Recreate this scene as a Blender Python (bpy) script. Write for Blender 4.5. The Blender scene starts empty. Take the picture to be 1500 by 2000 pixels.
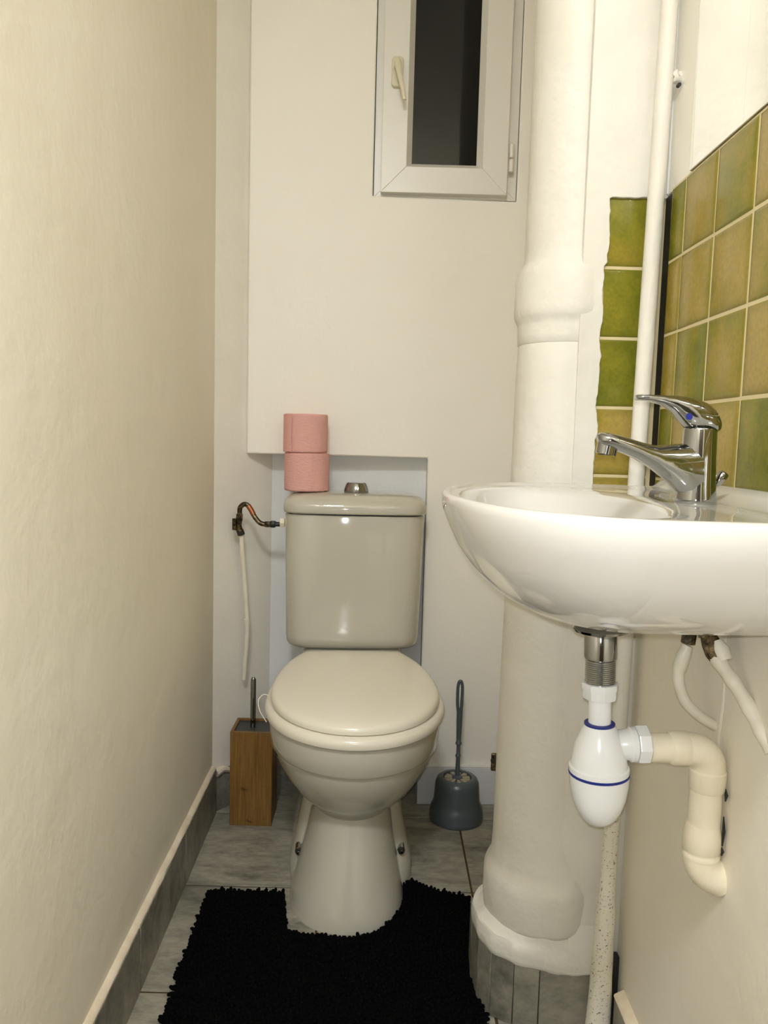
import bpy, bmesh, math, random
from math import sin, cos, pi, radians, tan
from mathutils import Vector, Matrix, noise
random.seed(7)
S = bpy.context.scene
COL = S.collection

# ------------------------------------------------------------------ camera
def camera():
    f, p, r, y, H = 1508.0, .0943, .027, .0008, .989
    F = Vector((sin(y)*cos(p), cos(y)*cos(p), -sin(p)))
    R0 = Vector((cos(y), -sin(y), 0)); U0 = R0.cross(F)
    R = R0*cos(r) + U0*sin(r); U = -R0*sin(r) + U0*cos(r)
    cd = bpy.data.cameras.new('camera'); co = bpy.data.objects.new('camera', cd); COL.objects.link(co)
    M = Matrix((R, U, -F)).transposed().to_4x4(); M.translation = Vector((0, 0, H))
    co.matrix_world = M
    cd.sensor_fit = 'VERTICAL'; cd.sensor_height = 36.0; cd.lens = f/2000.0*36.0
    cd.clip_start = .01
    S.camera = co
camera()

# ------------------------------------------------------------------ world, lamps, exposure
W = bpy.data.worlds.new('night'); S.world = W; W.use_nodes = True
W.node_tree.nodes['Background'].inputs[0].default_value = (.012, .016, .018, 1)
W.node_tree.nodes['Background'].inputs[1].default_value = 1.0
def lamp(name, kind, loc, energy, color, size, target=None):
    d = bpy.data.lights.new(name, kind); d.energy = energy; d.color = color
    if kind == 'AREA': d.shape = 'DISK'; d.size = size
    else: d.shadow_soft_size = size
    o = bpy.data.objects.new(name, d); o.location = loc; COL.objects.link(o)
    if target is not None: o.rotation_euler = (Vector(target)-Vector(loc)).to_track_quat('-Z', 'Y').to_euler()
    return o
lamp('phone_flash', 'AREA', (-.006, -.012, 1.006), 2.0, (.955, .975, 1), .011, (.02, 1.5, .93))
lamp('ceiling_bulb', 'AREA', (-.17, -.42, 2.42), 12.2, (.945, .965, 1), .30, (-.12, .0, 0))
S.view_settings.view_transform = 'Standard'; S.view_settings.look = 'None'
S.view_settings.exposure = 1.0; S.view_settings.gamma = 1.0; S.view_settings.use_curve_mapping = False
S.cycles.max_bounces = 10; S.cycles.diffuse_bounces = 8; S.cycles.glossy_bounces = 5


# ------------------------------------------------------------------ materials
def lin(c):
    return tuple(((v/255)/12.92 if v/255 <= .04045 else ((v/255+.055)/1.055)**2.4) for v in c)
def principled(name, base, rough=.5, metal=0, spec=.5, coat=0, **kw):
    m = bpy.data.materials.new(name); m.use_nodes = True; nt = m.node_tree
    b = nt.nodes['Principled BSDF']
    b.inputs['Base Color'].default_value = (*base, 1); b.inputs['Roughness'].default_value = rough
    b.inputs['Metallic'].default_value = metal; b.inputs['Specular IOR Level'].default_value = spec
    b.inputs['Coat Weight'].default_value = coat; b.inputs['Coat Roughness'].default_value = .025
    m.diffuse_color = (*base, 1)
    return m, nt, b
def N(nt, t, **kw):
    n = nt.nodes.new(t)
    for k, v in kw.items():
        if k in n.inputs: n.inputs[k].default_value = v
        else: setattr(n, k, v)
    return n
def coords(nt, scale=(1, 1, 1), kind='Position'):
    mp = N(nt, 'ShaderNodeMapping'); mp.inputs['Scale'].default_value = scale
    if kind == 'Position':
        g = N(nt, 'ShaderNodeNewGeometry'); nt.links.new(g.outputs['Position'], mp.inputs['Vector'])
    else:
        g = N(nt, 'ShaderNodeTexCoord'); nt.links.new(g.outputs[kind], mp.inputs['Vector'])
    return mp.outputs['Vector']
def ramp(nt, fac, stops):
    r = N(nt, 'ShaderNodeValToRGB'); e = r.color_ramp.elements
    while len(e) < len(stops): e.new(.5)
    for i, (p, c) in enumerate(stops):
        e[i].position = p; e[i].color = (*c, 1)
    nt.links.new(fac, r.inputs['Fac']); return r.outputs['Color']
def noise_fac(nt, vec, scale, detail=4, rough=.5, dist=0):
    n = N(nt, 'ShaderNodeTexNoise'); n.inputs['Scale'].default_value = scale; n.inputs['Detail'].default_value = detail
    n.inputs['Roughness'].default_value = rough; n.inputs['Distortion'].default_value = dist
    nt.links.new(vec, n.inputs['Vector']); return n.outputs['Fac']
def bump(nt, b, fac, strength, dist=.01, prev=None):
    u = N(nt, 'ShaderNodeBump'); u.inputs['Strength'].default_value = strength; u.inputs['Distance'].default_value = dist
    nt.links.new(fac, u.inputs['Height'])
    if prev: nt.links.new(prev, u.inputs['Normal'])
    nt.links.new(u.outputs['Normal'], b.inputs['Normal']); return u.outputs['Normal']
def mixc(nt, fac, a, b, blend='MIX'):
    m = N(nt, 'ShaderNodeMix'); m.data_type = 'RGBA'; m.blend_type = blend
    for s, v in ((0, fac), (6, a), (7, b)):
        if hasattr(v, 'links'): nt.links.new(v, m.inputs[s])
        else: m.inputs[s].default_value = v if s == 0 else (*v, 1)
    return m.outputs[2]

def paint(name, c1, c2, rough=.55, b1=.25, scale=3, dirt=None, lump=.0):
    m, nt, b = principled(name, c1, rough, spec=.35)
    v = coords(nt)
    f = noise_fac(nt, v, scale, 5, .55)
    c = ramp(nt, f, [(.35, c1), (.68, c2)])
    if dirt:
        f2 = noise_fac(nt, v, dirt[0], 8, .7)
        c = mixc(nt, ramp(nt, f2, [(dirt[1], (0, 0, 0)), (dirt[1]+.05, (1, 1, 1))]), c, dirt[2])
    nt.links.new(c, b.inputs['Base Color'])
    n1 = bump(nt, b, noise_fac(nt, v, 9, 4, .6), b1, .012)
    bump(nt, b, noise_fac(nt, v, 70, 3, .6), b1*.35, .003, n1)
    return m
WALL = paint('wall paint cream', (.84, .815, .745), (.86, .84, .775), .5, .22, 2.2)
WALLL = paint('left wall paint', (.84, .79, .67), (.87, .83, .73), .6, .3, 1.7)
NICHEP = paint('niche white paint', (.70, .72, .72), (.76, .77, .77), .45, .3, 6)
STRIP = paint('corner plaster paint', (.78, .75, .68), (.83, .80, .73), .55, .35, 5)
PLASTER = paint('pipe plaster paint', (.69, .67, .605), (.74, .72, .655), .5, .6, 7)
DIRTY = paint('speckled painted metal', (.74, .71, .60), (.82, .79, .69), .5, .5, 9, dirt=(230, .575, (.10, .08, .05)))
LOWR = paint('lower right wall paint', (.78, .73, .62), (.83, .79, .69), .5, .25, 3)
EDGE = paint('plaster ledge', (.72, .62, .47), (.82, .74, .60), .7, .6, 30)
GROUTW, _, _ = principled('cream grout', (.62, .53, .31), .8)
GROUTF, nt, b = principled('rusty floor grout', (.085, .045, .018), .9)
CEILM, _, _ = principled('ceiling paint', (.84, .82, .76), .8)
DOORM = paint('dark door paint', (.10, .075, .05), (.13, .10, .07), .5, .1, 5)
WHITEB = paint('white skirting paint', (.64, .655, .66), (.70, .71, .71), .45, .1, 4)

def marble(name, tint=1.0):
    m, nt, b = principled(name, (.4, .38, .33), .38, spec=.45)
    v = coords(nt, (5.5, 15, 11))
    oi = N(nt, 'ShaderNodeObjectInfo')
    ad = N(nt, 'ShaderNodeVectorMath', operation='ADD'); nt.links.new(v, ad.inputs[0])
    sc = N(nt, 'ShaderNodeVectorMath', operation='SCALE'); sc.inputs[0].default_value = (17, 23, 11)
    nt.links.new(oi.outputs['Random'], sc.inputs['Scale']); nt.links.new(sc.outputs[0], ad.inputs[1])
    f = noise_fac(nt, ad.outputs[0], .9, 8, .66, .6)
    c = ramp(nt, f, [(.30, tuple(x*tint for x in (.11, .11, .09))), (.42, tuple(x*tint for x in (.25, .24, .195))),
                     (.54, tuple(x*tint for x in (.37, .35, .285))), (.75, tuple(x*tint for x in (.46, .43, .35)))])
    f2 = noise_fac(nt, ad.outputs[0], 6, 6, .7)
    c2 = ramp(nt, f2, [(.35, (.72, .72, .72)), (.6, (1, 1, 1))])
    nt.links.new(mixc(nt, 1.0, c, c2, 'MULTIPLY'), b.inputs['Base Color'])
    bump(nt, b, f2, .12, .003)
    return m
MARBLE = marble('grey marbled floor tile')
MARBLEG = marble('grey marbled skirting tile', .72)

def glaze():
    m, nt, b = principled('olive glazed tile', (.3, .3, .05), .22, spec=.2, coat=0)
    v = coords(nt)
    oi = N(nt, 'ShaderNodeObjectInfo')
    f = noise_fac(nt, v, 14, 3, .5)
    a = N(nt, 'ShaderNodeMath', operation='MULTIPLY_ADD'); nt.links.new(oi.outputs['Random'], a.inputs[0]); a.inputs[1].default_value = .55
    nt.links.new(f, a.inputs[2])
    c = ramp(nt, a.outputs[0], [(.42, (.135, .15, .014)), (.62, (.22, .205, .022)), (.84, (.30, .23, .036)), (1, (.36, .27, .07))])
    f2 = noise_fac(nt, v, 160, 4, .6)
    c = mixc(nt, .3, c, ramp(nt, f2, [(.35, (.6, .6, .6)), (.65, (1.25, 1.2, 1.1))]), 'MULTIPLY')
    # darker pooled glaze at the tile's rim
    tc = N(nt, 'ShaderNodeTexCoord'); sp = N(nt, 'ShaderNodeSeparateXYZ'); nt.links.new(tc.outputs['Generated'], sp.inputs[0])
    def edge(o):
        s = N(nt, 'ShaderNodeMath', operation='SUBTRACT'); nt.links.new(o, s.inputs[0]); s.inputs[1].default_value = .5
        q = N(nt, 'ShaderNodeMath', operation='ABSOLUTE'); nt.links.new(s.outputs[0], q.inputs[0]); return q.outputs[0]
    mx = N(nt, 'ShaderNodeMath', operation='MAXIMUM'); nt.links.new(edge(sp.outputs['X']), mx.inputs[0]); nt.links.new(edge(sp.outputs['Y']), mx.inputs[1])
    nt.links.new(mixc(nt, ramp(nt, mx.outputs[0], [(.36, (0, 0, 0)), (.5, (.55, .55, .55))]), c, (.15, .14, .016)), b.inputs['Base Color'])
    bump(nt, b, noise_fac(nt, v, 30, 2, .5), .25, .004)
    return m
GLAZE = glaze()

CER, nt, b = principled('grey-cream toilet ceramic', (.52, .505, .43), .05, spec=.5, coat=.4)
SEATM, nt, b = principled('ivory seat plastic', (.78, .745, .64), .22, spec=.45, coat=.08)
SINKM, nt, b = principled('white basin ceramic', (.63, .62, .585), .05, spec=.5, coat=.5)
CHROME, nt, b = principled('chrome', (.36, .365, .36), .07, metal=1)
bump(nt, b, noise_fac(nt, coords(nt), 60, 2), .05, .002)
STEEL, nt, b = principled('threaded steel', (.42, .43, .42), .22, metal=1)
BRASS, nt, b = principled('tarnished brass', (.30, .23, .13), .38, metal=1)
f = noise_fac(nt, coords(nt), 90, 5, .7)
nt.links.new(ramp(nt, f, [(.44, (.05, .043, .032)), (.55, (.20, .155, .09)), (.72, (.48, .37, .22))]), b.inputs['Base Color'])
COPPER, nt, b = principled('copper with paint', (.45, .16, .07), .4, metal=.8)
PVC, nt, b = principled('white trap plastic', (.80, .82, .84), .22, spec=.5)
BLUE, nt, b = principled('blue rubber seal', (.008, .02, .22), .4)
RED, nt, b = principled('red dot', (.35, .01, .01), .3)
PIPEP = paint('painted waste pipe', (.80, .73, .56), (.86, .80, .66), .35, .3, 20, dirt=(60, .74, (.35, .27, .16)))
PIPEW = paint('painted supply pipe', (.72, .68, .56), (.80, .76, .66), .4, .5, 30)
MIRROR, nt, b = principled('mirror glass', (.93, .93, .90), .0, metal=1)
DARK, nt, b = principled('dark metal', (.03, .03, .028), .4, metal=.3)  # also colours the painted-in shade beside the riser
FRAME, nt, b = principled('white window plastic', (.74, .725, .67), .32, spec=.4)
HANDLE, nt, b = principled('ivory handle plastic', (.66, .62, .46), .3)
GREY, nt, b = principled('dark grey brush plastic', (.085, .105, .115), .28, spec=.5)
BRIS, nt, b = principled('cream bristles', (.42, .38, .26), .8)
PINK, nt, b = principled('pink toilet tissue', (.84, .47, .43), .95, spec=.1)
v = coords(nt); n1 = bump(nt, b, noise_fac(nt, coords(nt, (30, 30, 120)), 3, 5, .65), .8, .005)
bump(nt, b, noise_fac(nt, v, 420, 2), .35, .001, n1)
PINKE, nt, b = principled('pink roll end', (.74, .38, .32), .95)
CARD, nt, b = principled('roll core card', (.20, .14, .10), .9)
BAMB, nt, b = principled('bamboo', (.30, .15, .03), .42)
vv = coords(nt, (60, 60, 2.5)); f = noise_fac(nt, vv, 3.2, 5, .6)
c = ramp(nt, f, [(.3, (.135, .066, .013)), (.5, (.205, .107, .024)), (.7, (.28, .155, .040))])
f2 = noise_fac(nt, coords(nt, (1, 1, 1.6)), 36, 2, .4)
c = mixc(nt, ramp(nt, f2, [(.70, (0, 0, 0)), (.78, (.7, .7, .7))]), c, (.045, .016, .004))
nt.links.new(c, b.inputs['Base Color'])
BLACKP, nt, b = principled('black plate', (.03, .032, .03), .35)
MATB, nt, b = principled('black chenille', (.0025, .0028, .0028), 1.0, spec=.05)
GLASS, nt, b = principled('window pane', (.02, .024, .024), .04, spec=.5)
b.inputs['Transmission Weight'].default_value = .85; b.inputs['IOR'].default_value = 1.45

# ------------------------------------------------------------------ mesh helpers
def setp(o, label=None, cat=None, group=None, kind=None):
    for k, v in (('label', label), ('category', cat), ('group', group), ('kind', kind)):
        if v: o[k] = v
    return o
def empty(name, loc, rz=0, ry=0, **kw):
    o = bpy.data.objects.new(name, None); o.empty_display_size = .05
    COL.objects.link(o); o.location = loc; o.rotation_euler = (0, ry, rz)
    return setp(o, **kw)
def root_inv(p):
    M = Matrix.Identity(4)
    while p is not None:
        M = p.matrix_basis @ M; p = p.parent
    return M.inverted()
def obj(name, data, mat, parent=None, local=False, smooth=40, bevel=0, origin=None, seg=2, subsurf=0, **kw):
    """data = (verts, faces); world coordinates unless local"""
    vs, fs = data
    if parent is not None and not local:
        I = root_inv(parent); vs = [I @ Vector(v) for v in vs]
    elif origin is not None:
        vs = [Vector(v)-Vector(origin) for v in vs]
    me = bpy.data.meshes.new(name); me.from_pydata([tuple(v) for v in vs], [], fs); me.validate(); me.update()
    bm = bmesh.new(); bm.from_mesh(me); bmesh.ops.remove_doubles(bm, verts=bm.verts, dist=1e-6)
    bmesh.ops.recalc_face_normals(bm, faces=bm.faces); bm.to_mesh(me); bm.free()
    o = bpy.data.objects.new(name, me); COL.objects.link(o)
    if origin is not None: o.location = origin
    if parent is not None: o.parent = parent
    me.materials.append(mat)
    if smooth:
        for p in me.polygons: p.use_smooth = True
        me.set_sharp_from_angle(angle=radians(smooth))
    if bevel:
        m = o.modifiers.new('bevel', 'BEVEL'); m.width = bevel; m.segments = seg; m.limit_method = 'ANGLE'; m.angle_limit = radians(35)
        m.harden_normals = False
    if subsurf:
        m = o.modifiers.new('sub', 'SUBSURF'); m.levels = subsurf; m.render_levels = subsurf
    return setp(o, **kw)
def merge(*ds):
    V, F = [], []
    for v, f in ds:
        n = len(V); V += list(v); F += [tuple(i+n for i in q) for q in f]
    return V, F
def box(x0, x1, y0, y1, z0, z1):
    v = [(x, y, z) for x in (x0, x1) for y in (y0, y1) for z in (z0, z1)]
    return v, [(0, 1, 3, 2), (4, 6, 7, 5), (0, 4, 5, 1), (2, 3, 7, 6), (0, 2, 6, 4), (1, 5, 7, 3)]
def loft(rings, cap0=True, cap1=True, close=True):
    n = len(rings[0]); V = [p for r in rings for p in r]; F = []
    for i in range(len(rings)-1):
        for j in range(n if close else n-1):
            k = (j+1) % n
            F.append((i*n+j, i*n+k, (i+1)*n+k, (i+1)*n+j))
    if cap0: F.append(tuple(range(n-1, -1, -1)))
    if cap1: F.append(tuple((len(rings)-1)*n+j for j in range(n)))
    return V, F
def lathe(prof, c=(0, 0, 0), n=40, axis='z', jit=None):
    """prof: (height, radius) pairs"""
    rings = []
    for h, r in prof:
        ring = []
        for j in range(n):
            a = 2*pi*j/n; rr = max(r, 1e-5)
            if jit: rr = rr+jit(a, h)
            if axis == 'z': p = (c[0]+rr*cos(a), c[1]+rr*sin(a), c[2]+h)
            elif axis == 'x': p = (c[0]+h, c[1]+rr*cos(a), c[2]+rr*sin(a))
            else: p = (c[0]+rr*cos(a), c[1]+h, c[2]+rr*sin(a))
            ring.append(p)
        rings.append(ring)
    return loft(rings)
def spline(pts, n=8):
    """Catmull-Rom through 3-D points (optionally with radius as fourth value)"""
    P = [Vector(p) for p in pts]; out = []
    for i in range(len(P)-1):
        a = P[max(i-1, 0)]; b = P[i]; c = P[i+1]; d = P[min(i+2, len(P)-1)]
        for k in range(n):
            t = k/n
            out.append(.5*((2*b)+(c-a)*t+(2*a-5*b+4*c-d)*t*t+(3*b-a-3*c+d)*t**3))
    out.append(P[-1]); return out
def tube(pts, r, n=14, rads=None):
    P = [Vector(p[:3]) for p in pts]; rings = []; up = None
    for i, p in enumerate(P):
        t = (P[min(i+1, len(P)-1)]-P[max(i-1, 0)]).normalized()
        if up is None:
            up = Vector((0, 0, 1)) if abs(t.z) < .9 else Vector((1, 0, 0))
        s = t.cross(up).normalized(); up = s.cross(t).normalized()
        q = rads[i] if rads else r
        rings.append([tuple(p+s*q*cos(2*pi*j/n)+up*q*sin(2*pi*j/n)) for j in range(n)])
    return loft(rings)
def extrude(poly, z0, z1):
    n = len(poly)
    return loft([[(x, y, z0) for x, y in poly], [(x, y, z1) for x, y in poly]])
def spow(v, e): return math.copysign(abs(v)**e, v)
def rects_with_hole(xs, zs, full, y0, y1):
    """thick wall of grid cells; cells where full(i,j) is False stay open. y0,y1 callables of x"""
    V, F, idx = [], [], {}
    def vid(i, k, b):
        if (i, k, b) not in idx:
            idx[(i, k, b)] = len(V); x = xs[i]; V.append((x, (y1 if b else y0)(x), zs[k]))
        return idx[(i, k, b)]
    nx, nz = len(xs)-1, len(zs)-1
    ok = lambda i, k: 0 <= i < nx and 0 <= k < nz and full(i, k)
    for i in range(nx):
        for k in range(nz):
            if not ok(i, k): continue
            for b in (0, 1): F.append((vid(i, k, b), vid(i+1, k, b), vid(i+1, k+1, b), vid(i, k+1, b)))
            if not ok(i-1, k): F.append((vid(i, k, 0), vid(i, k+1, 0), vid(i, k+1, 1), vid(i, k, 1)))
            if not ok(i+1, k): F.append((vid(i+1, k, 0), vid(i+1, k+1, 0), vid(i+1, k+1, 1), vid(i+1, k, 1)))
            if not ok(i, k-1): F.append((vid(i, k, 0), vid(i+1, k, 0), vid(i+1, k, 1), vid(i, k, 1)))
            if not ok(i, k+1): F.append((vid(i, k+1, 0), vid(i+1, k+1, 0), vid(i+1, k+1, 1), vid(i, k+1, 1)))
    return V, F
ST = dict(kind='structure')

# ------------------------------------------------------------------ room shell
ZC = 2.5; YR = -.75; XR = .428
def xl(Y): return -.4112-.0136*(Y-1.5)          # skirting face of the left wall
def lw(Y): return xl(Y)-.013                     # left wall face
# left wall
obj('wall_left', ([(lw(YR), YR, 0), (lw(1.95), 1.95, 0), (lw(1.95), 1.95, ZC), (lw(YR), YR, ZC),
                   (-.52, YR, 0), (-.52, 1.95, 0), (-.52, 1.95, ZC), (-.52, YR, ZC)],
                  [(0, 1, 2, 3), (4, 5, 6, 7), (0, 1, 5, 4), (3, 2, 6, 7), (0, 3, 7, 4), (1, 2, 6, 5)]), WALLL, **ST)
# slanting strip in the back left corner
obj('wall_corner', extrude([(lw(1.95), 1.9505), (-.305, 2.0935), (-.305, 2.2), (-.52, 2.2), (-.52, 1.9505)], 0, ZC), STRIP, **ST)
# window wall, niche cut out of it
Yb = lambda x: 2.012+(x+.36)*.042
def bfull(i, k):
    if i == 0: return k >= 1
    if i == 1: return k == 1 or k == 3
    if i == 2: return k != 2
    return True
xs = [-.360, -.049, .113, .319, .445]; zs = [0, .942, 1.602, 2.36, ZC]
obj('wall_back', rects_with_hole(xs, zs, bfull, Yb, lambda x: Yb(x)+.075), WALL, bevel=.004, smooth=50, **ST)
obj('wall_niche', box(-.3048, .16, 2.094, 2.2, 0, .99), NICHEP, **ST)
# chase with the soil pipe, front face
wc = obj('wall_front', merge(box(.36, .445, 1.245, 2.03, 0, ZC)), GROUTW, **ST)
wc.name = 'wall_chase'
# plaster coat over the chase with ragged edge around the tile column
def rag(z, a=.0022): return noise.noise(Vector((0, 3.1, z*28)))*a*2+noise.noise(Vector((4, 0, z*90)))*a
pts = [(.300, .10)]
pts += [(.376, .10), (.376, 0), (.428, 0), (.428, .83), (.336, .83)]
z = .84
while z < 1.372: pts.append((.3345+rag(z)+(.004 if z > 1.27 else 0), z)); z += .006
x = .340
while x < .428: pts.append((x, 1.3705+noise.noise(Vector((x*60, 0, 9)))*.0022)); x += .006
pts += [(.428, 1.372), (.428, ZC), (.300, ZC)]
def prismY(poly, y0, y1): return loft([[(x, y0, z) for x, z in poly], [(x, y1, z) for x, z in poly]])
obj('plaster_foot', loft([[(.33, 1.236, z), (.378, 1.236, z), (.378, y, z), (.33, y, z)] for z, y in ((.100, 1.222), (.125, 1.220), (.155, 1.226), (.185, 1.235))]), PLASTER, wc, smooth=30)
obj('foot_recess_shade', box(.397, .4155, 1.2185, 1.2330, .0, .135), DARK, wc)  # black box painting in the shade of the recess at the riser's foot
pc = obj('plaster_coat', prismY(pts, 1.2335, 1.2455), PLASTER, wc, smooth=30, bevel=.0012)
# right wall
wr = obj('wall_right', box(XR, .52, YR, 1.2452, 0, ZC), LOWR, **ST)
XL2 = .416
obj('lower_plaster', prismY([(XL2, 0), (XL2, .775), (XR-.0005, .86), (XR+.001, .86), (XR+.001, 0)], YR, 1.2330), LOWR, wr, bevel=.002)
obj('wall_upper_paint', box(XR-.0035, XR+.001, 1.115, 1.2334, 1.3735, ZC), WALL, wr, bevel=.001)
obj('wall_rear', box(-.52, .52, YR-.1, YR, 0, ZC), WALL, **ST)
dr = obj('added_door', box(-.36, .36, YR, YR+.03, 0, 2.05), DOORM, bevel=.003, **ST)  # unseen dark door, added behind the camera to darken the chrome's reflections
obj('added_door_panel', box(-.26, .26, YR+.03, YR+.036, .2, .95), DOORM, dr, bevel=.004)
obj('added_door_panel', box(-.26, .26, YR+.03, YR+.036, 1.1, 1.9), DOORM, dr, bevel=.004)
obj('ceiling', box(-.52, .52, YR-.1, 2.2, ZC, ZC+.08), CEILM, **ST)
# plaster ridge down the right wall
obj('plaster_ridge', tube([(XL2+.002,  .909+.003*sin(k*1.7), .44+k*.04) for k in range(10)], .004, 8,
    [.0025+.0012*abs(sin(k*2.3)) for k in range(10)]), LOWR, wr)

# floor
S_T = .33; X0 = .2177; Y0 = 1.945
fl = obj('floor', box(-.52, .52, YR-.1, 2.2, -.08, -.0025), GROUTF, **ST)
xsT = [X0-2*S_T, X0-S_T, X0, X0+S_T]; ysT = [Y0+S_T-k*S_T for k in range(10)]
g = .0021
for i in range(3):
    for k in range(9):
        x0, x1 = max(xsT[i]+g, -.43), min(xsT[i+1]-g, .427)
        y1, y0 = min(ysT[k]-g, 2.093), max(ysT[k+1]+g, YR)
        if y1 <= y0: continue
        obj('tile', box(x0, x1, y0, y1, -.0025, 0), MARBLE, fl, bevel=.0009, seg=1)
# skirting tiles, left
bl = obj('baseboard_left', ([(lw(Y)+(.0045 if t else 0), Y, z) for Y in (YR, 1.945) for t in (0, 1) for z in (0, .118)],
         [(0, 1, 3, 2), (4, 6, 7, 5), (0, 4, 5, 1), (2, 3, 7, 6), (0, 2, 6, 4), (1, 5, 7, 3)]), GROUTF, **ST)
yy = [1.943, 1.615, 1.285, .955, .625, .295, -.035, -.365, YR]
for a, c in zip(yy, yy[1:]):
    def q(Y, d, z): return (xl(Y)+d, Y, z)
    y0, y1 = c+g, a-g; h = .121
    obj('tile', ([q(y0, -.0085, 0), q(y0, 0, 0), q(y1, 0, 0), q(y1, -.0085, 0), q(y0, -.0085, h), q(y0, 0, h), q(y1, 0, h), q(y1, -.0085, h)],
        [(0, 3, 2, 1), (4, 5, 6, 7), (0, 1, 5, 4), (2, 3, 7, 6), (1, 2, 6, 5), (0, 4, 7, 3)]), MARBLEG, bl, bevel=.0008, seg=1)
R = []
for k in range(150):
    Y = YR+(1.945-YR)*k/149
    w = .0115+.002*noise.noise(Vector((0, Y*22, 1))); hh = .1225+.0022*noise.noise(Vector((3, Y*17, 1)))
    R.append([(lw(Y)-.001, Y, .1185), (lw(Y)+w, Y, .1195), (lw(Y)+w-.001, Y, hh), (lw(Y)+w*.6, Y, hh+.003), (lw(Y)-.001, Y, hh+.006)])
obj('plaster_edge', loft(R), EDGE, bl, smooth=50)
# skirting on the slanting strip and in the niche (same tile)
bc = obj('baseboard_corner', extrude([(lw(1.95)+.005, 1.9445), (-.3035, 2.0845), (-.306, 2.0925), (lw(1.95)-.0, 1.9505)], 0, .108), MARBLEG, bevel=.001, **ST)
lump = []
for k in range(9):
    t = k/8; c = Vector((-.420+.115*t, 1.948+.137*t, .106+.006*sin(k*2.1)))
    lump.append(tuple(c))
obj('plaster_edge', tube(lump, .006, 8, [.011, .009, .007, .008, .006, .007, .005, .005, .004]), EDGE, bc)
obj('baseboard_niche', box(-.3030, .112, 2.086, 2.0938, 0, .09), MARBLEG, bevel=.001, **ST)
# white skirting board right of the toilet
bb = obj('baseboard_back', ([(x, Yb(x)-d, z) for x in (.112, .355) for d in (.0115, 0.0005) for z in (0, .105)],
         [(0, 1, 3, 2), (4, 6, 7, 5), (0, 4, 5, 1), (2, 3, 7, 6), (0, 2, 6, 4), (1, 5, 7, 3)]), WHITEB, bevel=.002, **ST)
obj('plaster_edge', tube([(x, Yb(x)-.0075, .1065) for x in (.114, .17, .23, .29, .353)], .0045, 8), PLASTER, bb)
# skirting on the right wall
br = obj('baseboard_right', box(XL2-.015, XL2-.0003, YR, 1.19, 0, .088), MARBLEG, bevel=.001, **ST)
R = []
for k in range(110):
    Y = YR+(1.19-YR)*k/109
    w = .016+.002*noise.noise(Vector((7, Y*22, 1))); hh = .091+.002*noise.noise(Vector((5, Y*17, 1)))
    R.append([(XL2, Y, .0865), (XL2-w, Y, .0875), (XL2-w+.001, Y, hh), (XL2-w*.6, Y, hh+.003), (XL2, Y, hh+.008)])
obj('plaster_edge', loft(R), EDGE, br, smooth=50)

# skirting tiles round the foot of the chase
P2 = [(.186, 1.395), (.182, 1.338), (.188, 1.282), (.206, 1.249), (.242, 1.2285), (.285, 1.2235), (.376, 1.2235)]
bch = obj('baseboard_chase', extrude([(x+.006 if x < .28 else x, y+.005) for x, y in P2]+[(.376, 1.24), (.30, 1.40)], 0, .10), GROUTF, **ST)
for (a, b_) in zip(P2, P2[1:]):
    A, B = Vector(a), Vector(b_); d = (B-A).normalized(); nrm = Vector((-d.y, d.x))
    if nrm.dot(Vector((.30, 1.33))-A) < 0: nrm = -nrm
    A2, B2 = A+d*.0009, B-d*.0009
    ha = .104+.022*max(0, (.285-A.x)/.1); hb = .104+.022*max(0, (.285-B.x)/.1)
    q = [A2, B2, B2+nrm*.006, A2+nrm*.006]; hs = [ha, hb, hb, ha]
    obj('tile', ([(p.x, p.y, .001) for p in q]+[(p.x, p.y, h) for p, h in zip(q, hs)],
        [(0, 1, 2, 3), (4, 5, 6, 7), (0, 1, 5, 4), (1, 2, 6, 5), (2, 3, 7, 6), (3, 0, 4, 7)]), MARBLEG, bch, bevel=.0007, seg=1)

# glazed wall tiles
def wtile_mesh(w, h, th=.0065):
    """slab in local XY, glaze face towards +Z, pillowed"""
    n = 6; V = []; F = []
    for i in range(n+1):
        for j in range(n+1):
            U_ = (0, .012, .05, .5, .95, .988, 1); u, v = U_[i], U_[j]
            e = min(u, 1-u, v, 1-v)
            zz = th-(.0024 if e == 0 else (.0009 if e < .02 else (.0003 if e < .1 else 0)))
            ins = .0
            V.append(((u-.5)*w, (v-.5)*h, zz))
    for i in range(n):
        for j in range(n):
            a = i*(n+1)+j; F.append((a, a+n+1, a+n+2, a+1))
    m = len(V); V += [(-w/2, -h/2, 0), (w/2, -h/2, 0), (w/2, h/2, 0), (-w/2, h/2, 0)]
    e0 = [i*(n+1) for i in range(n+1)]; e1 = [n*(n+1)+j for j in range(n+1)]
    e2 = [i*(n+1)+n for i in range(n, -1, -1)]; e3 = [j for j in range(n, -1, -1)]
    F += [tuple(e0)+(m+1, m), tuple(e1)+(m+2, m+1), tuple(e2)+(m+3, m+2), tuple(e3)+(m, m+3), (m, m+1, m+2, m+3)]
    return V, F
TCACHE = {}
def wtile(parent, w, h, M):
    key = (round(w, 4), round(h, 4))
    if key not in TCACHE:
        o = obj('tile', wtile_mesh(w, h), GLAZE, None, smooth=60); TCACHE[key] = o.data
    else:
        o = bpy.data.objects.new('tile', TCACHE[key]); COL.objects.link(o)
    o.parent = parent; o.matrix_basis = M
T = .1085; rows = [1.3735, 1.265, 1.1565, 1.048, .9395]
gr = .0015
backer = obj('grout_bed', box(XR-.0080, XR+.001, .28, 1.1965, .9395, 1.3740), GROUTW, wr)
obj('grout_bed', box(XR-.0080, XR+.001, 1.12, 1.1965, .85, .9395), GROUTW, wr)
obj('grout_bed', box(.3255, .4195, 1.2396, 1.246, .85, 1.3725), GROUTW, wc)
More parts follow.
